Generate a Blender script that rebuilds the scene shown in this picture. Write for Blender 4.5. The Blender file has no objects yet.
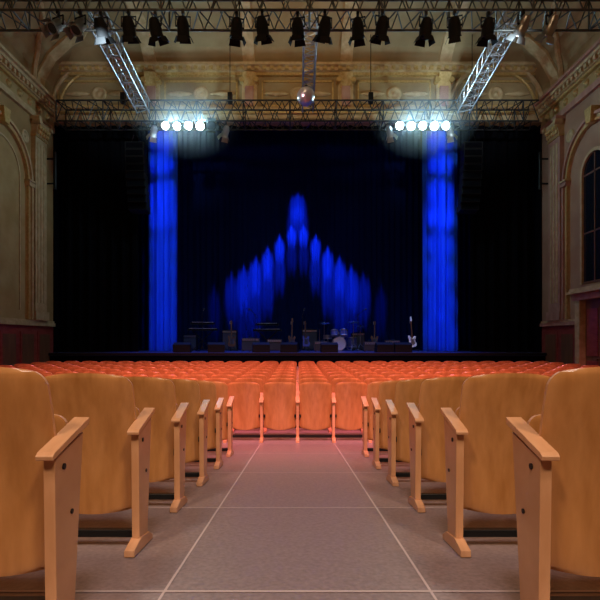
import bpy, math, random
from mathutils import Vector, Matrix
random.seed(4)
scene = bpy.context.scene
E = 1.64          # eye height above the flat floor
HW = 9.24         # half width of the hall
SL = 0.0965       # rake of rear floor
YF = 7.67         # where rake ends
YW = 18.3         # front (proscenium) wall
def fz(y): return SL*(YF-y) if y < YF else 0.0

# ---------------------------------------------------------------- materials
def mat(name, col, rough=0.5, metal=0.0, col2=None, scale=(4,4,4), detail=6, bump=0.0, bscale=None,
        emit=None, estr=0.0, coat=0.0, lo=0.35, hi=0.65, spec=0.5, sheen=0):
    m = bpy.data.materials.new(name); m.use_nodes = True
    nt = m.node_tree; b = nt.nodes['Principled BSDF']
    b.inputs['Base Color'].default_value = (*col, 1)
    b.inputs['Roughness'].default_value = rough
    b.inputs['Metallic'].default_value = metal
    b.inputs['Specular IOR Level'].default_value = spec
    b.inputs['Coat Weight'].default_value = coat
    b.inputs['Coat Roughness'].default_value = 0.15
    if emit:
        b.inputs['Emission Color'].default_value = (*emit, 1)
        b.inputs['Emission Strength'].default_value = estr
    if col2 or bump:
        tc = nt.nodes.new('ShaderNodeTexCoord'); mp = nt.nodes.new('ShaderNodeMapping')
        mp.inputs['Scale'].default_value = scale
        nt.links.new(tc.outputs['Object'], mp.inputs['Vector'])
        n = nt.nodes.new('ShaderNodeTexNoise'); n.inputs['Scale'].default_value = 1.0
        n.inputs['Detail'].default_value = detail
        nt.links.new(mp.outputs[0], n.inputs['Vector'])
        if col2:
            r = nt.nodes.new('ShaderNodeValToRGB')
            r.color_ramp.elements[0].position = lo; r.color_ramp.elements[1].position = hi
            r.color_ramp.elements[0].color = (*col, 1); r.color_ramp.elements[1].color = (*col2, 1)
            nt.links.new(n.outputs['Fac'], r.inputs[0]); nt.links.new(r.outputs[0], b.inputs['Base Color'])
        if bump:
            bp = nt.nodes.new('ShaderNodeBump'); bp.inputs['Strength'].default_value = bump
            bp.inputs['Distance'].default_value = 0.02
            nt.links.new(n.outputs['Fac'], bp.inputs['Height']); nt.links.new(bp.outputs[0], b.inputs['Normal'])
    return m
M_PLY = mat('plywood_varnished', (0.44,0.175,0.045), 0.32, col2=(0.60,0.265,0.085), scale=(18,18,1.0), detail=6, bump=0.02, coat=0.3, lo=.3, hi=.7)
M_POST = mat('beech_light', (0.58,0.27,0.12), 0.38, col2=(0.72,0.37,0.19), scale=(14,3,3), bump=0.03, coat=0.2)
M_DARK = mat('black_steel', (0.015,0.014,0.014), 0.45, 0.6)
M_BLK = mat('black_paint', (0.010,0.010,0.011), 0.65, spec=.2)
M_ALU = mat('truss_aluminium', (0.55,0.56,0.58), 0.35, 0.85, col2=(0.4,0.4,0.42), scale=(6,6,6))
M_TRB = mat('truss_black', (0.10,0.105,0.095), 0.45, 0.5)
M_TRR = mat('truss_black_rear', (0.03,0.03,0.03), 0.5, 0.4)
M_SILV = mat('silver_can', (0.45,0.45,0.45), 0.3, 0.9)
M_FLOOR = mat('linoleum_mauve', (0.23,0.17,0.168), 0.36, col2=(0.34,0.255,0.25), scale=(45,45,45), detail=9, bump=0.02, lo=.3, hi=.7)
M_SEAM = mat('floor_seam', (0.62,0.49,0.48), 0.5)
M_SEAMD = mat('floor_inlay_dark', (0.10,0.07,0.07), 0.5)
M_WALLL = mat('plaster_ochre', (0.36,0.21,0.075), 0.75, col2=(0.48,0.30,0.12), scale=(1.1,1.1,1.1), bump=0.1)
M_WALLR = mat('plaster_rose', (0.38,0.19,0.11), 0.75, col2=(0.48,0.28,0.17), scale=(1.1,1.1,1.1), bump=0.1)
M_PANEL = mat('plaster_panel', (0.42,0.26,0.09), 0.8, col2=(0.52,0.35,0.15), scale=(1.5,1.5,1.5))
M_TRIM = mat('stucco_cream', (0.54,0.35,0.17), 0.6, col2=(0.68,0.49,0.27), scale=(5,5,5), bump=0.1)
M_PILR = mat('pilaster_rose', (0.44,0.20,0.15), 0.6, col2=(0.56,0.30,0.22), scale=(4,4,2), bump=0.05)
M_WAIN = mat('wainscot_red', (0.26,0.035,0.03), 0.45, col2=(0.36,0.07,0.06), scale=(3,3,8))
M_CEIL = mat('ceiling_plaster', (0.34,0.22,0.10), 0.8, col2=(0.46,0.32,0.16), scale=(0.9,0.9,0.9))
M_GLD = mat('gilt_trim', (0.55,0.33,0.10), 0.45, 0.3, col2=(0.7,0.48,0.2), scale=(12,12,12), bump=0.2)
M_GLASS = mat('night_glass', (0.01,0.012,0.02), 0.08)
M_CURB = mat('black_velvet', (0.004,0.004,0.006), 0.95, spec=0.03)
M_CURT = mat('backdrop_cloth', (0.005,0.018,0.13), 0.9, spec=0.02)  # beam blue put into the black cloth's colour, against warm house spill
M_CURL = mat('leg_velvet_lit_blue', (0.02,0.10,0.60), 0.85, spec=0.05)  # stage light's blue put into the cloth colour, so only blue shows
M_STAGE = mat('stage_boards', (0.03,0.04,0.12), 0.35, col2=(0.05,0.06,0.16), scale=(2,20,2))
M_LENS = mat('lit_lens', (0.8,0.9,1), 0.2, emit=(0.62,0.90,1.0), estr=60)
M_GLENS = mat('dark_lens', (0.05,0.06,0.08), 0.1)
M_WHT = mat('white_lacquer', (0.75,0.75,0.75), 0.3)
M_GRILL = mat('grille_cloth', (0.05,0.05,0.05), 0.8, col2=(0.08,0.08,0.08), scale=(80,80,80))
M_BRASS = mat('cymbal_brass', (0.7,0.5,0.2), 0.25, 1.0)
M_RED = mat('drum_shell', (0.10,0.12,0.30), 0.25, coat=0.5)
M_GWOOD = mat('guitar_wood', (0.10,0.04,0.02), 0.3, coat=0.5)
M_MIRR = mat('mirror_tiles', (0.9,0.85,0.85), 0.3, 0.8)
M_DOOR = mat('door_wood', (0.16,0.07,0.04), 0.45, col2=(0.22,0.10,0.05), scale=(6,6,1))
M_WARM = mat('added_downlight_glow', (1,0.9,0.7), 0.3, emit=(1,0.8,0.5), estr=6)  # glow of the added, unseen downlights

# ---------------------------------------------------------------- mesh builder
class MB:
    def __init__(s): s.v=[]; s.f=[]; s.m=[]; s.sm=[]; s.mats=[]
    def mi(s, m):
        if m not in s.mats: s.mats.append(m)
        return s.mats.index(m)
    def add(s, vs, fs, m, smooth=False, T=None):
        o=len(s.v); k=s.mi(m)
        for p in vs:
            p=Vector(p)
            if T is not None: p = T@p
            s.v.append(tuple(p))
        for f in fs: s.f.append(tuple(i+o for i in f)); s.m.append(k); s.sm.append(smooth)
    def box(s, c, d, m, T=None):
        x,y,z=c; a,b,e=d[0]/2,d[1]/2,d[2]/2
        vs=[(x+i*a,y+j*b,z+k*e) for k in(-1,1) for j in(-1,1) for i in(-1,1)]
        s.add(vs,[(0,2,3,1),(4,5,7,6),(0,1,5,4),(2,6,7,3),(0,4,6,2),(1,3,7,5)],m,False,T)
    def bb(s, x0,x1,y0,y1,z0,z1,m,T=None):
        s.box(((x0+x1)/2,(y0+y1)/2,(z0+z1)/2),(abs(x1-x0),abs(y1-y0),abs(z1-z0)),m,T)
    def tube(s, p, q, r, m, n=6, r2=None, caps=True, T=None):
        p=Vector(p); q=Vector(q); d=(q-p)
        if d.length<1e-6: return
        d.normalize(); a=d.orthogonal().normalized(); b=d.cross(a)
        if r2 is None: r2=r
        vs=[]
        for c,rr in((p,r),(q,r2)):
            for i in range(n):
                t=2*math.pi*i/n; vs.append(c+(a*math.cos(t)+b*math.sin(t))*rr)
        fs=[(i,(i+1)%n,n+(i+1)%n,n+i) for i in range(n)]
        s.add(vs,fs,m,n>6,T)
        if caps: s.add(vs,[tuple(range(n))[::-1],tuple(range(n,2*n))],m,False,T)
    def lathe(s, prof, m, n=16, T=None, smooth=True):
        vs=[];fs=[]
        for r,z in prof:
            for i in range(n):
                t=2*math.pi*i/n; vs.append((r*math.cos(t),r*math.sin(t),z))
        for j in range(len(prof)-1):
            for i in range(n):
                fs.append((j*n+i,j*n+(i+1)%n,(j+1)*n+(i+1)%n,(j+1)*n+i))
        s.add(vs,fs,m,smooth,T)
    def prism(s, pts, w0, w1, m, axis='x', T=None):
        """extrude polygon; axis x: pts=(y,z); axis y: pts=(x,z); axis z: pts=(x,y)"""
        n=len(pts); vs=[]
        for w in(w0,w1):
            for a,b in pts:
                vs.append((w,a,b) if axis=='x' else ((a,w,b) if axis=='y' else (a,b,w)))
        fs=[tuple(range(n))[::-1],tuple(range(n,2*n))]+[(i,(i+1)%n,n+(i+1)%n,n+i) for i in range(n)]
        s.add(vs,fs,m,False,T)
    def grid(s, fn, nu, nv, m, smooth=True, T=None):
        vs=[fn(i/nu,j/nv) for j in range(nv+1) for i in range(nu+1)]
        fs=[(j*(nu+1)+i,j*(nu+1)+i+1,(j+1)*(nu+1)+i+1,(j+1)*(nu+1)+i) for j in range(nv) for i in range(nu)]
        s.add(vs,fs,m,smooth,T)
    def obj(s, name, loc=(0,0,0), rot=(0,0,0), bevel=0, mesh=None):
        me=bpy.data.meshes.new(name); me.from_pydata(s.v,[],s.f)
        for m in s.mats: me.materials.append(m)
        me.polygons.foreach_set('material_index',s.m); me.polygons.foreach_set('use_smooth',s.sm)
        me.update()
        return inst(name,me,loc,rot,bevel)
def inst(name,me,loc=(0,0,0),rot=(0,0,0),bevel=0):
    o=bpy.data.objects.new(name,me); o.location=loc; o.rotation_euler=rot
    scene.collection.objects.link(o)
    if bevel:
        b=o.modifiers.new('bevel','BEVEL'); b.width=bevel; b.segments=2; b.limit_method='ANGLE'; b.angle_limit=0.6
    return o

# ---------------------------------------------------------------- floor
b=MB()
ya=-6.0
b.add([(-HW,ya,fz(ya)),(HW,ya,fz(ya)),(HW,YF,0),(-HW,YF,0),(HW,YW+.3,0),(-HW,YW+.3,0)],[(0,1,2,3),(3,2,4,5)],M_FLOOR)
b.add([(-HW,ya,fz(ya)-.3),(HW,ya,fz(ya)-.3),(HW,YF,-.3),(-HW,YF,-.3),(HW,YW+.3,-.3),(-HW,YW+.3,-.3)],[(0,3,2,1),(3,5,4,2)],M_FLOOR)
def strip(x0,x1,y0,y1,m,h=.0025):
    z0,z1=fz(y0)+h,fz(y1)+h
    b.add([(x0,y0,z0),(x1,y0,z0),(x1,y1,z1),(x0,y1,z1)],[(0,1,2,3)],m)
for X in(-.585,.585): strip(X-.006,X+.006,ya,7.6,M_SEAM)
for k in range(-5,5):
    y=2.14+1.48*k
    if y<7.5: strip(-1.6,1.6,y-.008,y+.008,M_SEAM,.003)
for X in(-1.62,1.62): strip(X-.01,X+.01,ya,7.6,M_SEAMD)
b.obj('floor')

# ---------------------------------------------------------------- seats
P=.58
ZB,ZT=.19,.955
def panel(b,cx,zb,zt,w,r,yb,yt,curv,th,m,nx=12,nz=14,rb=.05):
    H=zt-zb
    def hw(z):
        if z>zt-r: return w-r+math.sqrt(max(0,r*r-(z-(zt-r))**2))
        if z<zb+rb: return w-rb+math.sqrt(max(0,rb*rb-((zb+rb)-z)**2))
        return w
    ts=[0,.01,.03,.07]+[.07+(.86)*k/8 for k in range(1,8)]+[.93,.955,.975,.99,1.0]
    def zz(j): return zb+H*ts[j]
    nzz=len(ts)-1
    def pt(i,j,off):
        u=-1+2*i/nx; z=zz(j); t=ts[j]
        x=cx+u*hw(z)
        y=yb+(yt-yb)*t-curv*(1-u*u)+off+.02*math.sin(math.pi*t)
        z2=z+ (.012*(1-u*u) if j==nzz else 0) - (.02*(1-u*u)*(1-t)**4)
        return (x,y,z2)
    for off in(0,th):
        vs=[pt(i,j,off) for j in range(nzz+1) for i in range(nx+1)]
        fs=[(j*(nx+1)+i,j*(nx+1)+i+1,(j+1)*(nx+1)+i+1,(j+1)*(nx+1)+i) for j in range(nzz) for i in range(nx)]
        b.add(vs,fs if off==0 else [f[::-1] for f in fs],m,True)
    loop=[(i,0) for i in range(nx+1)]+[(nx,j) for j in range(1,nzz+1)]+[(i,nzz) for i in range(nx-1,-1,-1)]+[(0,j) for j in range(nzz-1,0,-1)]
    n=len(loop); vs=[pt(i,j,0) for i,j in loop]+[pt(i,j,th) for i,j in loop]
    b.add(vs,[(k,(k+1)%n,n+(k+1)%n,n+k) for k in range(n)],M_POST,False)
LEG=[(-.075,.0),(.035,.0),(.045,.05),(.055,.712),(-.165,.635),(-.165,.60),(-.10,.07)]
FOOT=[(-.20,0),(.13,0),(.13,.025),(.06,.06),(-.09,.07),(-.20,.035)]
def post(b,x,end=0):
    b.prism(LEG,x-.021,x+.021,M_POST)
    b.prism(FOOT,x-.027,x+.027,M_POST)
    b.prism([(-.20,.634),(.085,.742),(.085,.770),(-.19,.664),(-.205,.65)],x-.032,x+.032,M_POST)
    if end:
        b.tube((x+end*.0205,-.10,.60),(x+end*.026,-.10,.60),.012,M_DARK,10)
        b.tube((x+end*.0205,-.02,.42),(x+end*.026,-.02,.42),.010,M_DARK,10)
def row_mesh(centers,posts,ends):
    b=MB()
    for c in centers:
        panel(b,c,ZB,ZT,.262,.075,.045,-.165,.045,.016,M_PLY)
        panel(b,c,.36,.78,.235,.05,.12,.06,.03,.02,M_PLY,8,8)
        for s in(-1,1):
            b.box((c+s*.25,.03,.40),(.03,.10,.05),M_DARK)
    for x in posts: post(b,x,ends.get(x,0))
    b.bb(min(posts)+.02,max(posts)-.02,-.02,.03,.05,.09,M_DARK)
    return b
ang=-math.atan(SL)
NS=13
for side,s in(('L',-1),('R',1)):
    cs=[s*(P/2+P*k) for k in range(NS)]; ps=[s*P*k for k in range(NS+1)]
    b=row_mesh(cs,ps,{ps[0]:-s})
    me=None
    for i in range(-3,6):
        y=1.84+.915*i
        loc=(s*.885,y,fz(y)+.004)
        if me is None:
            o=b.obj('theater_seat_row',loc,(ang,0,0),.004); me=o.data
        else: inst('theater_seat_row',me,loc,(ang,0,0),.004 if i>=0 else 0)
cs=[(-14+k+.5)*P for k in range(28)]; ps=[(-14+k)*P for k in range(29)]
b=row_mesh(cs,ps,{})
me=None
for j in range(10):
    y=7.95+.87*j
    if me is None: me=b.obj('theater_seat_row',(0,y,.002)).data
    else: inst('theater_seat_row',me,(0,y,.002))

# ---------------------------------------------------------------- side walls
def arch_pts(yc,r,z0,zs,n=20):
    pts=[(yc-r,z0)]+[(yc-r*math.cos(math.pi*k/n),zs+r*math.sin(math.pi*k/n)) for k in range(n+1)]+[(yc+r,z0)]
    return pts
def arch_ring(b,s,yc,r0,r1,z0,zs,x0,x1,m):
    o=arch_pts(yc,r1,z0,zs); i=arch_pts(yc,r0,z0,zs); n=len(o); vs=[]
    for X in(x0,x1):
        for p in o: vs.append((X,p[0],p[1]))
        for p in i: vs.append((X,p[0],p[1]))
    fs=[]
    for k in range(n-1):
        fs+=[(k,k+1,n+k+1,n+k),(2*n+k,3*n+k,3*n+k+1,2*n+k+1),(k,2*n+k,2*n+k+1,k+1),(n+k,n+k+1,3*n+k+1,3*n+k)]
    b.add(vs,fs,m)
BAY=4.35
for nm,s,MW,MP in(('left',-1,M_WALLL,M_TRIM),('right',1,M_WALLR,M_PILR)):
    X=s*HW
    b=MB(); b.bb(X,X+s*.3,-6,25.2,-.4,E+9.4,MW); b.obj('wall_'+nm)
    b=MB()
    b.bb(X,X-s*.06,-6,YW,0,E+.52,M_WAIN)
    b.bb(X,X-s*.11,-6,YW,0,.28,M_DOOR)
    b.bb(X,X-s*.14,-6,YW,E+.50,E+.62,MP)
    b.bb(X,X-s*.10,-6,YW,E+.62,E+.70,M_TRIM)
    y=-5.5
    while y<YW-1:
        b.bb(X-s*.06,X-s*.085,y,y+.9,.5,E+.3,M_WAIN); b.bb(X-s*.085,X-s*.095,y+.1,y+.8,.6,E+.2,M_DOOR); y+=1.08
    b.obj('baseboard_'+nm)
    b=MB()
    zc=E+8.0
    for (d,z0,z1,m) in((.12,zc-.25,zc-.05,MP),(.10,zc-.05,zc+.30,M_PANEL),(.22,zc+.30,zc+.38,M_GLD),(.42,zc+.52,zc+.62,M_TRIM),(.52,zc+.62,zc+.72,MP),(.30,zc+.38,zc+.52,M_TRIM)):
        b.bb(X,X-s*d,-6,YW,z0,z1,m)
    y=-5.9
    while y<YW:
        b.bb(X-s*.3,X-s*.38,y,y+.12,zc+.40,zc+.52,M_TRIM); y+=.24
    y=-5.6
    while y<YW-.3:
        T=Matrix.Translation((X-s*.10,y,zc+.12))@Matrix.Rotation(-s*math.pi/2,4,'Y')
        b.lathe([(.13,0),(.13,.03),(.07,.05),(.06,.08),(0,.09)],M_GLD,8,T); y+=.6
    b.obj('trim_cornice_'+nm)
    for k in range(0,5):
        yc=17.25-BAY*k
        b=MB()
        w=.38
        b.bb(X,X-s*.22,yc-w-.07,yc+w+.07,E+.70,E+1.0,MP)
        b.bb(X,X-s*.16,yc-w,yc+w,E+1.0,zc-.9,MP)
        for q in(-.2,0,.2): b.bb(X-s*.16,X-s*.18,yc+q-.05,yc+q+.05,E+1.3,zc-1.1,M_TRIM)
        b.bb(X,X-s*.20,yc-w-.03,yc+w+.03,zc-.92,zc-.86,M_GLD)
        b.prism([(X-s*.18,0),(X,0),(X,.5),(X-s*.30,.5)],0,1,M_TRIM,'y',Matrix.Translation((0,yc-w,zc-.86))@Matrix.Diagonal((1,2*w,1,1)))
        for q in range(5):
            yy=yc-w+.08+q*(2*w-.16)/4
            for zz_,rr in((.12,.07),(.27,.08)):
                T=Matrix.Translation((X-s*(.20+zz_*.25),yy,zc-.86+zz_))
                b.lathe([(0.001,-.11),(rr*.7,-.05),(rr,.02),(rr*.5,.08),(.001,.10)],M_GLD,8,T)
        for q in(-1,1):
            b.tube((X-s*.1,yc+q*w,zc-.42),(X-s*.36,yc+q*w,zc-.42),.10,M_TRIM,12)
        b.bb(X,X-s*.34,yc-w-.08,yc+w+.08,zc-.36,zc-.25,MP)
        b.obj('trim_pilaster_'+nm)
    for k in range(0,4):
        yc=17.25-BAY*(k+.5); r=1.42; zs=E+5.35; z0=E+.7
        b=MB()
        arch_ring(b,s,yc,r-.02,r+.24,z0,zs,X,X-s*.10,M_TRIM)
        arch_ring(b,s,yc,r+.16,r+.25,z0,zs,X-s*.10,X-s*.17,MP)
        arch_ring(b,s,yc,r-.02,r+.05,z0,zs,X-s*.10,X-s*.14,M_GLD)
        for q in(-1,1):
            b.bb(X,X-s*.20,yc+q*(r+.11)-.17,yc+q*(r+.11)+.17,zs-.12,zs+.02,MP)
            b.bb(X,X-s*.24,yc+q*(r+.11)-.20,yc+q*(r+.11)+.20,zs+.02,zs+.08,M_TRIM)
        b.prism([(yc-.12,zs+r-.05),(yc+.12,zs+r-.05),(yc+.18,zs+r+.42),(yc-.18,zs+r+.42)],X,X-s*.26,M_GLD,'x')
        for q in(-1,1):
            T=Matrix.Translation((X,yc+q*1.38,zs+r+.12))@Matrix.Rotation(-s*math.pi/2,4,'Y')
            b.lathe([(.22,0),(.22,.05),(.16,.07),(.15,.03),(.06,.03),(.001,.08)],M_TRIM,14,T)
        if s<0:
            ip=arch_pts(yc,r-.02,z0,zs); b.prism(ip,X,X-s*.03,M_PANEL,'x')
            arch_ring(b,s,yc,r-.40,r-.34,z0+.3,zs,X-s*.03,X-s*.06,M_TRIM)
            b.obj('trim_arch_'+nm)
        else:
            b.prism(arch_pts(yc,r-.02,z0,zs),X,X-s*.02,MW,'x')
            b.obj('trim_arch_'+nm)
            w=MB(); rw=.62
            w.prism(arch_pts(yc,rw,E+1.8,zs-.1),X-s*.02,X-s*.03,M_GLASS,'x')
            arch_ring(w,s,yc,rw-.02,rw+.08,E+1.8,zs-.1,X-s*.02,X-s*.10,M_TRIM)
            w.bb(X-s*.03,X-s*.05,yc-.02,yc+.02,E+1.8,zs-.1+rw,M_DOOR)
            for z in(E+1.83,E+3.4,zs-.1): w.bb(X-s*.03,X-s*.05,yc-rw,yc+rw,z-.025,z+.025,M_DOOR)
            w.obj('window_%d'%(k+1))
    for yy in(17.75,12.9):
        b=MB()
        b.bb(X,X-s*.06,yy-.07,yy+.07,E+5.4,E+7.0,M_DARK)
        b.tube((X-s*.05,yy,E+6.6),(X-s*.40,yy,E+6.6),.03,M_DARK); b.tube((X-s*.05,yy,E+5.7),(X-s*.40,yy,E+5.7),.03,M_DARK)
        b.tube((X-s*.40,yy,E+5.5),(X-s*.40,yy,E+6.85),.055,M_DARK,10)
        b.obj('wall_bracket_lamp')
b=MB(); X=HW
b.bb(X-.14,X-.42,13.6,13.85,0,E+1.25,M_TRIM); b.bb(X-.14,X-.42,15.25,15.5,0,E+1.25,M_TRIM)
b.bb(X-.14,X-.46,13.5,15.6,E+1.25,E+1.45,M_PILR); b.bb(X-.14,X-.60,13.4,15.7,E+1.45,E+1.52,M_TRIM); b.bb(X-.14,X-.52,13.45,15.65,E+1.52,E+1.62,M_TRIM)
b.bb(X-.14,X-.22,13.85,15.25,0,E+1.25,M_DOOR)
for y0 in(13.95,14.6):
    for z0,z1 in((.2,1.0),(1.15,2.6)): b.bb(X-.22,X-.25,y0,y0+.55,z0,z1,M_WAIN)
b.tube((X-.25,14.5,1.05),(X-.32,14.5,1.05),.025,M_BRASS,8)
b.obj('door_1')
b=MB(); b.bb(-HW,HW,-6.3,-6,0,E+11.3,M_WALLL); b.obj('wall_back')

# ---------------------------------------------------------------- front wall + ceiling
b=MB()
ZL=E+8.15
b.bb(-HW,HW,YW+.03,YW+.3,ZL,E+12,M_PANEL)
b.bb(-HW,HW,YW,YW+.03,ZL,E+8.71,M_PANEL)
b.obj('wall_front')
b=MB()
for (d,z0,z1,m) in((.10,ZL+.0,ZL+.28,M_TRIM),(.22,ZL+.28,ZL+.36,M_GLD),(.34,ZL+.36,ZL+.46,M_TRIM),
                   (.16,ZL+1.72,ZL+1.82,M_GLD),(.30,ZL+1.82,ZL+1.95,M_TRIM),(.46,ZL+1.95,ZL+2.05,M_TRIM)):
    b.bb(-HW,HW,YW,YW-d,z0,z1,m)
x=-HW+.1
while x<HW-.1:
    b.bb(x,x+.14,YW-.30,YW-.40,ZL+1.83,ZL+1.94,M_GLD); x+=.28
for cx in(-5.45,-1.8,1.8,5.45):
    b.bb(cx-.28,cx+.28,YW,YW-.14,ZL+.46,ZL+1.72,M_TRIM)
    b.bb(cx-.16,cx+.16,YW-.14,YW-.20,ZL+.56,ZL+1.3,M_PILR)
    b.prism([(YW-.14,ZL+1.25),(YW-.40,ZL+1.72),(YW-.14,ZL+1.72)],cx-.22,cx+.22,M_GLD,'x')
    for q in(-1,1): b.tube((cx+q*.26,YW-.02,ZL+1.5),(cx+q*.26,YW-.30,ZL+1.5),.10,M_GLD,12)
for x0,x1 in((-9.0,-5.9),(-5.0,-2.25),(-1.35,1.35),(2.25,5.0),(5.9,9.0)):
    for (a,c,e,f) in((x0,x1,.60,.66),(x0,x1,1.52,1.58)): b.bb(a,c,YW,YW-.06,ZL+e,ZL+f,M_GLD)
    for a in(x0,x1-.06): b.bb(a,a+.06,YW,YW-.06,ZL+.60,ZL+1.58,M_GLD)
    cx=(x0+x1)/2
    T=Matrix.Translation((cx,YW,ZL+1.08))@Matrix.Rotation(math.pi/2,4,'X')
    b.lathe([(.28,0),(.28,.05),(.2,.08),(.18,.04),(.08,.05),(.001,.10)],M_TRIM,16,T)
    for q in(-1,1):
        b.lathe([(.001,-.5),(.06,-.35),(.10,0),(.06,.35),(.001,.5)],M_TRIM,8,Matrix.Translation((cx+q*.8,YW-.03,ZL+1.08))@Matrix.Rotation(math.pi/2,4,'Y'))
b.obj('trim_proscenium_frieze')
b=MB()
prof=[(0,E+8.7),(.12,E+9.4),(.5,E+10.1),(1.1,E+10.65),(1.9,E+11.05),(2.8,E+11.25)]
vs=[]
for i,z in prof:
    i2 = 0 if z<E+10.2 else (i-.5)
    vs+=[(-HW+i,-6+i2,z),(HW-i,-6+i2,z),(HW-i,YW-i2,z),(-HW+i,YW-i2,z)]
fs=[]
for k in range(len(prof)-1):
    for q in range(4): fs.append((k*4+q,k*4+(q+1)%4,(k+1)*4+(q+1)%4,(k+1)*4+q))
k=(len(prof)-1)*4; fs.append((k,k+1,k+2,k+3))
b.add(vs,fs,M_CEIL)
b.obj('ceiling')
b=MB()
def ribs_front(cx,w):
    pts=[(YW-.02,E+10.15)]+[(YW-(i-.5)-.02,z) for i,z in prof if z>E+10.2]
    pts.append((10.0,E+11.25))
    for a,c in zip(pts[:-1],pts[1:]):
        vs=[]
        for (yy,z),dz in((a,0),(c,0)):
            for xx in(cx-w,cx+w): vs+=[(xx,yy,z),(xx,yy-.04,z-.09)]
        b.add(vs,[(0,1,3,2),(4,5,7,6),(1,5,7,3),(0,4,5,1),(2,3,7,6)],M_TRIM)
for cx in(-5.45,-1.8,1.8,5.45): ribs_front(cx,.22)
for yy in(17.25-BAY*k for k in range(5)):
    for s in(-1,1):
        pts=[(s*(HW-i-.02),z) for i,z in prof]+[(0,E+11.25)]
        for a,c in zip(pts[:-1],pts[1:]):
            vs=[]
            for xx,z in(a,c):
                for y2 in(yy-.25,yy+.25): vs+=[(xx,y2,z),(xx-s*.04,y2,z-.09)]
            b.add(vs,[(0,1,3,2),(4,5,7,6),(1,5,7,3),(0,4,5,1),(2,3,7,6)],M_TRIM)
for y0 in(15.4,13.2,11,8.8):
    b.bb(-6.8,6.8,y0,y0+.22,E+11.13,E+11.25,M_GLD)
for s in(-1,1):
    for R,w,m in((1.75,.09,M_TRIM),(1.45,.05,M_GLD)):
        pts=[(s*7.45+R*math.cos(math.pi*k/18),YW-.10,E+8.62+R*1.0*math.sin(math.pi*k/18)) for k in range(19)]
        for a,c in zip(pts[:-1],pts[1:]): b.tube(a,c,w,m,6)
    for k in range(4):
        yc=17.25-BAY*(k+.5)
        pts=[]
        for q in range(17):
            t=math.pi*q/16; h=1.9*math.sin(t)
            zz=E+8.75+h; 
            ins=0
            for (i0,z0),(i1,z1) in zip(prof[:-1],prof[1:]):
                if z0<=zz<=z1: ins=i0+(i1-i0)*(zz-z0)/(z1-z0)
            pts.append((s*(HW-ins-.05),yc+1.8*math.cos(t),zz))
        for a,c in zip(pts[:-1],pts[1:]): b.tube(a,c,.09,M_TRIM,6)
b.obj('trim_ceiling_ribs')

# ---------------------------------------------------------------- stage
SZ=E-.47
b=MB()
b.bb(-HW+.02,HW-.02,17.9,24.95,SZ-.12,SZ,M_STAGE)
b.bb(-HW+.02,HW-.02,17.96,18.05,0,SZ-.12,M_CURB)
b.bb(-HW+.02,HW-.02,17.86,17.9,SZ-.10,SZ-.01,M_BLK)
b.obj('stage_platform')
b=MB(); b.bb(-HW,HW,25,25.2,0,E+11,M_CURB); b.obj('wall_stage')
b=MB(); b.bb(-HW,HW,YW+.3,25.2,E+11,E+11.2,M_CURB)
for s in(-1,1): b.bb(s*(HW-.01),s*(HW-.05),YW+.1,25,SZ,E+11,M_CURB)
b.obj('trim_stage_house_lining')
def curtain(name,x0,x1,y,z0,z1,m,wl,amp,nv=6,ph=0,irr=.3):
    b=MB(); W=x1-x0; nu=int(W/wl*14)
    def fn(u,v):
        x=x0+W*u
        c0=math.cos(2*math.pi*x/wl+ph)
        a=amp*(c0+irr*math.sin(2*math.pi*x/wl*2.3+1.3*v+ph)+irr*.6*math.sin(x*1.7+ph+v))
        return (x+.02*math.sin(9*x+2*v),y-a,z0+(z1-z0)*v)
    b.grid(fn,nu,nv,m)
    b.tube((x0,y,z1+.02),(x1,y,z1+.02),.03,M_DARK)
    return b.obj(name)
curtain('backdrop_curtain',-9.0,9.0,23.2,SZ+.02,E+10,M_CURT,.285,.045,ph=0,irr=.2)
curtain('side_leg_curtain',-9.1,-6.15,18.75,SZ+.02,E+8.6,M_CURB,.42,.07)
curtain('side_leg_curtain',6.65,9.1,18.75,SZ+.02,E+8.6,M_CURB,.42,.07)
curtain('border_curtain',-9.1,9.1,18.55,E+8.0,E+9.3,M_CURB,.5,.06)
curtain('leg_curtain_lit_blue',-6.15,-4.95,20.0,SZ+.02,E+9,M_CURL,.30,.09,ph=1)
curtain('leg_curtain_lit_blue',5.15,6.6,20.0,SZ+.02,E+9,M_CURL,.36,.10,ph=2)

# ---------------------------------------------------------------- trusses
def truss(name,p,q,size,m,rc=.03,rb=.016,step=None,hang=()):
    p=Vector(p);q=Vector(q); d=q-p; L=d.length; d.normalize()
    side=d.cross(Vector((0,0,1))).normalized(); up=side.cross(d).normalized()
    h=size/2; cs=[(-h,-h),(h,-h),(h,h),(-h,h)]
    b=MB()
    C=lambda c,t: p+d*t+side*cs[c%4][0]+up*cs[c%4][1]
    for c in range(4): b.tube(C(c,0),C(c,L),rc,m,8)
    n=max(2,round(L/(step or size))); 
    for k in range(n):
        t0=L*k/n;t1=L*(k+1)/n;tm=(t0+t1)/2
        for c in range(4):
            b.tube(C(c,t0),C(c+1,tm),rb,m,5,caps=False); b.tube(C(c+1,tm),C(c,t1),rb,m,5,caps=False)
    for k in range(0,n+1,3):
        t=L*k/n
        for c in range(4): b.tube(C(c,t),C(c+1,t),rc*.8,m,6)
    for t in hang:
        pt=p+d*t
        b.tube(pt+up*h,(pt.x,pt.y,E+11.1),.014,M_DARK,5); b.box((pt.x,pt.y,pt.z+h+.25),(.16,.16,.36),M_DARK)
    return b.obj(name)
ZFT=E+8.60; ZRT=E+7.98
truss('lighting_truss',(-8.95,12.5,ZFT),(8.95,12.5,ZFT),.80,M_TRB,.032,.018,.62,hang=(1.5,6,12,16.4))
truss('lighting_truss',(-8.4,17.3,ZRT),(8.4,17.3,ZRT),.72,M_TRR,.03,.017,.55,hang=(2.2,6,11,14.6))
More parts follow.
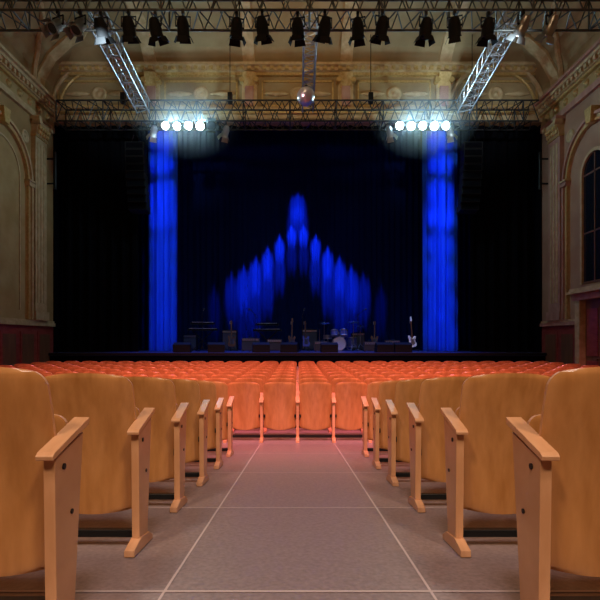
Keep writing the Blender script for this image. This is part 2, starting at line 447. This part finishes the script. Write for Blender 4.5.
truss('lighting_truss',(-5.35,12.95,ZFT),(-5.35,16.9,ZRT+.1),.42,M_ALU,.028,.016,.4)
truss('lighting_truss',(5.75,12.95,ZFT),(5.75,16.9,ZRT+.1),.42,M_ALU,.028,.016,.4)
truss('lighting_truss',(.35,12.95,ZFT),(.35,16.9,ZRT+.1),.36,M_ALU,.026,.015,.4)

def par(name,loc,tilt,yaw,body,lens,L=.42,r=.12,zdrop=.36):
    """clamp at loc (top), can aimed: local -Z rotated by tilt about X then yaw about Z"""
    b=MB()
    b.box((0,0,-.04),(.07,.09,.10),M_DARK)
    b.tube((0,0,-.06),(0,0,-.14),.015,M_DARK,6)
    R=Matrix.Rotation(yaw,4,'Z')
    b.box((0,0,-.15),(2*r+.08,.03,.02),M_DARK,R)
    for s in(-1,1): b.box((s*(r+.03),0,-.15-(zdrop-.15)/2),(.015,.04,zdrop-.13),M_DARK,R)
    T=Matrix.Translation((0,0,-zdrop))@R@Matrix.Rotation(tilt,4,'X')
    b.lathe([(.001,L*.5),(r*.55,L*.5),(r*.7,L*.42),(r*.85,L*.25),(r,.05),(r,-L*.5),(r+.015,-L*.5),(r+.015,-L*.5-.03),(r-.02,-L*.5-.03)],body,16,T)
    b.lathe([(r-.015,-L*.5-.012),(.001,-L*.5-.012)],lens,16,T)
    for s in(-1,1): b.tube((s*(r+.035),0,0),(s*r*.9,0,0),.025,M_DARK,8,T=T)
    if lens is not M_LENS:
        for a in range(4):
            T2=T@Matrix.Rotation(a*math.pi/2,4,'Z')
            b.add([(-r*.8,r+.01,-L*.5),(r*.8,r+.01,-L*.5),(r*1.0,r+.08,-L*.5-.15),(-r*1.0,r+.08,-L*.5-.15)],[(0,1,2,3)],body,False,T2)
    return b.obj(name,loc)
zb=ZFT-.42
xs=[-4.9,-4.2,-3.55,-2.85,-1.52,-.88,0.0,.68,1.5,2.1,3.2,3.9,4.75]
for i,x in enumerate(xs):
    par('stage_spotlight',(x,12.1 if i%2 else 12.15,zb),math.radians(random.choice([22,30,12,26])),random.uniform(-.5,.5),M_BLK,M_GLENS,.42,.15,.38)
for x,t in((-5.95,-45),(-5.4,-35),(5.6,40),(6.3,35)):
    par('stage_spotlight',(x,12.1,zb),math.radians(t),.4*(-1 if x<0 else 1),M_SILV,M_GLENS,.45,.14,.36)
for cx in(-3.75,4.3):
    for k in range(5):
        par('stage_spotlight',(cx+(k-2)*.38,16.90,ZRT-.36),math.radians(-72+6*(k%2)),.10*(k-2),M_BLK,M_LENS if k!=4 or cx>0 else M_GLENS,.30,.15,.20)
for x in(-5.0,-2.5,3.2,5.3):
    par('stage_spotlight',(x,16.94,ZRT-.40),math.radians(50),.5*(1 if x<0 else -1),M_SILV,M_GLENS,.36,.12,.30)
b=MB(); b.tube((-4.5,21.3,E+9.55),(4.5,21.3,E+9.55),.03,M_DARK,8)
for x in(-4,0,4): b.tube((x,21.3,E+9.55),(x,21.3,E+11),.012,M_DARK,5)
b.obj('lighting_batten')

# mirror ball
b=MB(); nv,nu=14,24; R=.27
for j in range(nv):
    for i in range(nu):
        a0,a1=2*math.pi*i/nu,2*math.pi*(i+1)/nu; t0,t1=math.pi*j/nv,math.pi*(j+1)/nv
        q=[(R*math.sin(t)*math.cos(a),R*math.sin(t)*math.sin(a),R*math.cos(t)) for t,a in((t0,a0),(t0,a1),(t1,a1),(t1,a0))]
        b.add(q,[(0,1,2,3)],M_MIRR)
b.tube((0,0,R-.01),(0,0,R+.06),.05,M_DARK,10); b.tube((0,0,R+.05),(0,0,.40),.008,M_DARK,5)
b.obj('mirror_ball',(.25,14.6,E+7.30))

# line arrays
for x in(-5.95,6.4):
    b=MB()
    for k in range(9):
        z=-.27*k; t=-.03*k
        T=Matrix.Translation((0,.02*k*k*.3,z))@Matrix.Rotation(t*.6,4,'X')
        b.prism([(-.34,-.125),(.34,-.125),(.34,.125),(-.34,.125)],-.22,.22,M_BLK,'y',T)
        b.box((0,-.225,0),(.62,.01,.20),M_CURB,T)
    for s in(-1,1): b.tube((s*.2,0,.12),(s*.05,-.1,.42),.012,M_DARK,5)
    b.obj('line_array_speaker',(x,17.95,E+7.1))

# ---------------------------------------------------------------- stage instruments
def amp(loc,w=.66,h=.5,d=.28,rz=0,m=M_BLK):
    b=MB()
    b.bb(-w/2,w/2,-d/2,d/2,.03,h,m); b.bb(-w/2+.03,w/2-.03,-d/2-.008,-d/2,.06,h-.13,M_GRILL)
    b.bb(-w/2+.03,w/2-.03,-d/2-.012,-d/2,h-.11,h-.03,M_SILV)
    for k in range(6): b.tube((-w/2+.09+k*.09,-d/2-.012,h-.07),(-w/2+.09+k*.09,-d/2-.03,h-.07),.014,M_BLK,8)
    b.tube((-.12,0,h+.03),(.12,0,h+.03),.012,M_DARK,6)
    for s in(-1,1):
        b.tube((s*.12,0,h-.01),(s*.12,0,h+.03),.01,M_DARK,6)
        for t in(-1,1): b.tube((s*(w/2-.05),t*(d/2-.05),0),(s*(w/2-.05),t*(d/2-.05),.03),.02,M_DARK,8)
    b.obj('guitar_amplifier',loc,(0,0,rz),.008)
amp((-1.95,20.3,SZ),.72,.55,m=M_GRILL); amp((-.95,20.1,SZ),.6,.5,m=M_GRILL); amp((3.95,20.3,SZ),.62,.46,rz=-.1,m=M_GRILL); amp((.55,22.2,SZ),.7,.95); amp((2.75,22.2,SZ),.6,.8); amp((-3.0,21.6,SZ),.66,.9); amp((-4.75,21.6,SZ),.6,.7); amp((.95,19.9,SZ),.55,.42,m=M_GRILL); amp((2.95,19.9,SZ),.5,.40,m=M_GRILL)
def wedge(loc,rz=0):
    b=MB(); pr=[(-.25,0),(.25,0),(.25,.12),(.05,.38),(-.25,.30)]
    b.prism(pr,-.32,.32,M_BLK); 
    b.add([(-.27,.255,.13),(.27,.255,.13),(.27,.06,.382),(-.27,.06,.382)],[(0,1,2,3)],M_GRILL)
    for s in(-1,1): b.box((s*.325,0,.18),(.012,.14,.04),M_DARK)
    b.obj('stage_monitor_speaker',loc,(0,0,rz),.008)
for x in(-4.4,-3.1,-1.4,-.3,1.2,3.3,4.0): wedge((x,18.6,SZ),random.uniform(-.2,.2))
def guitar(loc,body,rz=0,bass=1.0):
    b=MB(); 
    out=[(0,-.24),(.10,-.235),(.165,-.17),(.17,-.08),(.125,0),(.12,.06),(.155,.13),(.16,.20),(.10,.215),(.05,.14),(-.05,.14),(-.09,.23),(-.15,.24),(-.16,.14),(-.12,.04),(-.125,-.02),(-.17,-.09),(-.165,-.18),(-.10,-.235)]
    T=Matrix.Translation((0,0,.42))@Matrix.Rotation(-.22,4,'X')
    b.prism(out,-.022,.022,body,'y',T)
    b.prism([(x*.55+.02,z*.55) for x,z in out],-.027,-.022,M_GRILL if body is not M_WHT else M_SILV,'y',T)
    b.box((0,-.03,.42*bass),(.05,.022,.60*bass),M_GWOOD,T); b.prism([(-.03,.70*bass),(.03,.70*bass),(.055,.76*bass),(.03,.89*bass),(-.03,.87*bass)],-.04,-.02,M_GWOOD if body is not M_WHT else M_WHT,'y',T)
    for z in(-.12,-.04,.04): b.box((0,-.032,z),(.08,.014,.02),M_DARK,T)
    for k in range(6): b.tube((-.03,-.03,.74+.022*k),(-.065,-.03,.74+.022*k),.006,M_SILV,5,T=T)
    b.tube((0,.16,.02),(0,.10,.75),.012,M_DARK); 
    for s in(-1,1): b.tube((0,.14,.25),(s*.25,-.12,.015),.012,M_DARK); b.tube((0,.12,.22),(s*.10,-.06,.17),.01,M_DARK)
    b.tube((0,.14,.25),(0,.36,.015),.012,M_DARK)
    b.obj('electric_guitar',loc,(0,0,rz))
guitar((4.6,19.55,SZ),M_WHT,.15,1.15); guitar((-.25,20.9,SZ),M_GWOOD,-.1,1.15); guitar((.35,20.9,SZ),M_RED,.2); guitar((-2.75,20.3,SZ),M_GWOOD,.3); guitar((3.3,20.9,SZ),M_GWOOD,-.2)
def micstand(loc,rz=0,h=1.5):
    b=MB()
    b.tube((0,0,.1),(0,0,h),.012,M_DARK,8); b.lathe([(.05,.12),(.03,.2),(.016,.24)],M_DARK,8)
    for k in range(3):
        a=k*2.094; b.tube((0,0,.14),(.3*math.cos(a),.3*math.sin(a),.015),.011,M_DARK)
    b.tube((0,.25,h-.12),(0,-.45,h+.14),.01,M_DARK,6); 
    b.tube((0,-.43,h+.13),(0,-.58,h+.16),.016,M_SILV,8,r2=.022); b.lathe([(.001,-.04),(.03,-.02),(.035,0),(.03,.02),(.001,.04)],M_GRILL,10,Matrix.Translation((0,-.61,h+.165)))
    b.obj('microphone_stand',loc,(0,0,rz))
for x,y,r in((-3.8,19.4,.3),(-1.7,19.5,-.3),(0.2,19.4,.1),(2.4,19.4,.4)): micstand((x,y,SZ),r)
def keyboard(loc,rz=0):
    b=MB()
    for z,w in((.86,1.25),(1.12,1.0)):
        b.bb(-w/2,w/2,-.16,.18,z,z+.09,M_BLK); b.bb(-w/2+.06,w/2-.06,-.165,0.0,z+.09,z+.10,M_WHT)
        n=int((w-.14)/.024)
        for k in range(n):
            if k%7 not in(2,6): b.bb(-w/2+.08+k*.024,-w/2+.094+k*.024,-.08,0,z+.10,z+.112,M_BLK)
        b.bb(-w/2+.1,w/2-.1,.04,.15,z+.09,z+.10,M_GRILL)
    for s in(-1,1):
        for t in(-1,1): b.tube((s*.42,t*.12,.02),(-s*.42,t*.12,.86),.016,M_DARK,8)
        b.tube((s*.42,-.2,.02),(s*.42,.2,.02),.016,M_DARK,8); b.tube((s*.42,0,.86),(s*.42,.12,1.12),.014,M_DARK,6)
    b.obj('electronic_keyboard',loc,(0,0,rz))
keyboard((-4.0,20.5,SZ),.25); keyboard((-1.35,21.8,SZ),-.1)
b=MB()
def drum(c,r,h,axis,shell,head=M_WHT):
    T=Matrix.Translation(c)@axis
    b.lathe([(r,-h/2),(r,h/2)],shell,24,T); 
    for z in(-h/2,h/2):
        b.lathe([(r-.01,z),(.001,z*1.001)],head,24,T); b.lathe([(r+.012,z-.02),(r+.016,z),(r+.012,z+.02),(r-.01,z+.005)],M_SILV,24,T)
    for k in range(8):
        a=k*math.pi/4; b.tube((math.cos(a)*(r+.012),math.sin(a)*(r+.012),-h/2),(math.cos(a)*(r+.012),math.sin(a)*(r+.012),h/2),.006,M_SILV,5,T=T)
RX=Matrix.Rotation(math.pi/2,4,'X'); I4=Matrix.Identity(4)
drum((0,0,.30),.28,.42,RX,M_RED); 
for s in(-1,1): b.tube((s*.26,-.1,.2),(s*.42,-.2,0.02),.012,M_SILV)
drum((-.19,-.02,.74),.15,.22,Matrix.Rotation(-.3,4,'X'),M_RED); drum((.20,-.02,.74),.165,.24,Matrix.Rotation(-.3,4,'X'),M_RED)
b.tube((0,0,.57),(0,.02,.78),.015,M_SILV); b.tube((-.1,0,.72),(.1,0,.72),.012,M_SILV)
drum((.58,.35,.36),.2,.40,I4,M_RED); drum((-.45,.38,.58),.18,.14,I4,M_SILV)
for a in range(3):
    t=a*2.094+.4
    b.tube((.58+.2*math.cos(t),.35+.2*math.sin(t),.4),(.58+.22*math.cos(t),.35+.22*math.sin(t),0.01),.009,M_SILV)
    b.tube((-.45,.38,.5),(-.45+.2*math.cos(t),.38+.2*math.sin(t),0.01),.009,M_SILV)
for x,y,z,r,tx in((-.62,.1,1.18,.24,.25),(.62,.05,1.22,.27,.22),(-.80,.45,.86,.17,0),(.95,.4,1.05,.2,.2)):
    T=Matrix.Translation((x,y,z))@Matrix.Rotation(tx,4,'X')
    b.lathe([(.001,.03),(.03,.025),(.045,.008),(r*.6,-.002),(r,-.018)],M_BRASS,24,T)
    b.tube((x,y,z+.05),(x,y,.25),.01,M_SILV)
    for a in range(3):
        t=a*2.094; b.tube((x,y,.3),(x+.24*math.cos(t),y+.24*math.sin(t),.01),.009,M_SILV)
b.lathe([(.001,.52),(.15,.52),(.16,.46),(.14,.44),(.02,.44),(.02,.0)],M_BLK,14,Matrix.Translation((0,.75,0)))
b.obj('drum_kit',(1.75,20.6,SZ+.02))

for x,y in((-4,2),(4,2),(0,4.5),(-4,8),(4,8),(0,-2)):  # unseen fixtures, added to go with the warm house lights
    b=MB(); b.lathe([(.20,0),(.22,-.02),(.22,-.30),(.19,-.30),(.17,-.05)],M_BLK,16); b.lathe([(.18,-.06),(.001,-.06)],M_WARM,16)
    b.tube((0,0,0),(0,0,.5),.02,M_DARK,6)
    b.obj('added_downlight',(x,y,E+10.75))

# scatter volumes added to give the two lit lamp clusters a halo
hz=bpy.data.materials.new('lamp_halo_haze'); hz.use_nodes=True; nt=hz.node_tree; nt.nodes.clear()
out=nt.nodes.new('ShaderNodeOutputMaterial'); sc=nt.nodes.new('ShaderNodeVolumeScatter'); sc.inputs['Color'].default_value=(.85,.95,1,1)
tc=nt.nodes.new('ShaderNodeTexCoord'); gr=nt.nodes.new('ShaderNodeTexGradient'); gr.gradient_type='SPHERICAL'
mu=nt.nodes.new('ShaderNodeMath'); mu.operation='MULTIPLY'; mu.inputs[1].default_value=.16
mp=nt.nodes.new('ShaderNodeMapping'); mp.inputs['Scale'].default_value=(1/1.9,1/1.3,1/1.3)
nt.links.new(tc.outputs['Object'],mp.inputs[0]); nt.links.new(mp.outputs[0],gr.inputs[0]); nt.links.new(gr.outputs['Fac'],mu.inputs[0])
nt.links.new(mu.outputs[0],sc.inputs['Density']); nt.links.new(sc.outputs[0],out.inputs['Volume'])
for cx in(-3.75,4.3):
    b=MB(); b.lathe([(.001,-1)]+[(math.cos(t*math.pi/12),math.sin(t*math.pi/12)) for t in range(-5,6)]+[(.001,1)],hz,24,Matrix.Diagonal((1.9,1.3,1.3,1)))
    b.obj('lamp_halo_haze',(cx,16.5,E+7.45))

# ---------------------------------------------------------------- lights
def spot(loc,tgt,col,e,ang=40,blend=.6,size=.1):
    l=bpy.data.lights.new('spot','SPOT'); l.color=col; l.energy=e; l.spot_size=math.radians(ang); l.spot_blend=blend; l.shadow_soft_size=size
    o=bpy.data.objects.new('spot_lamp',l); scene.collection.objects.link(o); o.location=loc
    o.rotation_euler=(Vector(tgt)-Vector(loc)).to_track_quat('-Z','Y').to_euler(); return o
def point(loc,col,e,size=.2):
    l=bpy.data.lights.new('point','POINT'); l.color=col; l.energy=e; l.shadow_soft_size=size
    o=bpy.data.objects.new('point_lamp',l); scene.collection.objects.link(o); o.location=loc; return o
WARM=(1,.79,.56)
for x in(-4,4): spot((x,-4.5,E+8.5),(x*.3,5,.5),WARM,1900,62,.9,.8)
spot((0,-2,E+8.5),(0,4.2,.3),(1,.82,.76),1500,60,.9,1.0)
for x in(-4,4): point((x,8,E+9.6),(1,.66,.34),80,.5)
for x in(-5,0,5): spot((x,1.0,E+9),(x*.85,11.0,0.2),(1,.23,.33),7500,44,.8,.6)
spot((0,3.5,E+9),(0,7.0,.0),(1,.64,.66),1200,30,1,.4)
BL=(.05,.15,1.0)
heights={0:4.95,1:4.35,2:3.65,3:3.05,4:2.5,5:2.05}
for k in range(6):
    for s in(-1,1):
        x=s*(.285+.57*k)
        spot((x,20.9,E+9.40),(x,23.2,E+heights[k]),BL,(15000,20000,25000,26000,24000,13000)[k],6.4,1,.02)
        if k<5: spot((x,21.2,E+9.40),(x,23.2,E+heights[k]-1.0-.1*k),BL,(5000,11000,16000,16000,10000)[k],6.2,1,.02)
for z,e in((6.3,3500),(5.6,4500)): spot((0,21.0,E+9.40),(0,23.2,E+z),BL,e,15,1,.03)
for s in(-1,1): spot((s*4.3,21.2,E+9.45),(s*3.95,23.2,E+1.4),BL,4500,5,1,.03)
for s,cx in((-1,-5.55),(1,5.85)):
    for z in(5.0,3.9,2.8,1.6,.4):
        spot((cx-s*2.3,12.2,E+7.5),(cx,20,E+z),BL,5000 if z>4 else 4300,9,1,.04)
    for z,e in((8.2,330),(7.2,330),(6.1,420),(5.4,300)):
        spot((cx-s*1.1,17.9,E+7.2),(cx,20,E+z),BL,e,28,1,.04)
for x in(-4,0,4): spot((x,19.5,E+9),(x,19.0,SZ),BL,3200,46,1,.1)
for cx in(-3.75,4.3):
    for q in(-.5,.5): point((cx+q,16.55,E+7.45),(.5,.85,1),85,.05)
for x in(-5.35,5.75):
    spot((x*.9,11.6,E+7.3),(x,15,E+8.2),(.7,.9,1),600,50,.8,.1)
    spot((x,12.2,E+7.8),(x*1.05,18.2,E+9.6),(.85,.92,1),60,80,.8,.1)
spot((0,12.8,E+9.2),(0,18.3,E+9.3),(1,.76,.44),200,120,.9,.3)
spot((-2,12.0,E+7.0),(.25,14.6,E+7.3),(1,.6,.7),120,14,.5,.1)
spot((0,12.2,E+7.8),(0,20.6,SZ+.5),(.45,.6,1),110,42,.7,.1)
spot((4.3,17.8,E+7.2),(4.6,19.55,SZ+.6),(.8,.9,1),700,9,.7,.1)

w=bpy.data.worlds.new('world'); scene.world=w; w.use_nodes=True
w.node_tree.nodes['Background'].inputs[0].default_value=(.6,.5,.55,1); w.node_tree.nodes['Background'].inputs[1].default_value=.015

# ---------------------------------------------------------------- camera
c=bpy.data.cameras.new('camera'); co=bpy.data.objects.new('camera',c); scene.collection.objects.link(co)
co.location=(0,0,E); co.rotation_euler=(math.pi/2,0,0)
c.sensor_width=36; c.lens=36*487/600; c.shift_y=40/600; c.shift_x=.004; c.clip_end=200
scene.camera=co
scene.view_settings.view_transform='Standard'
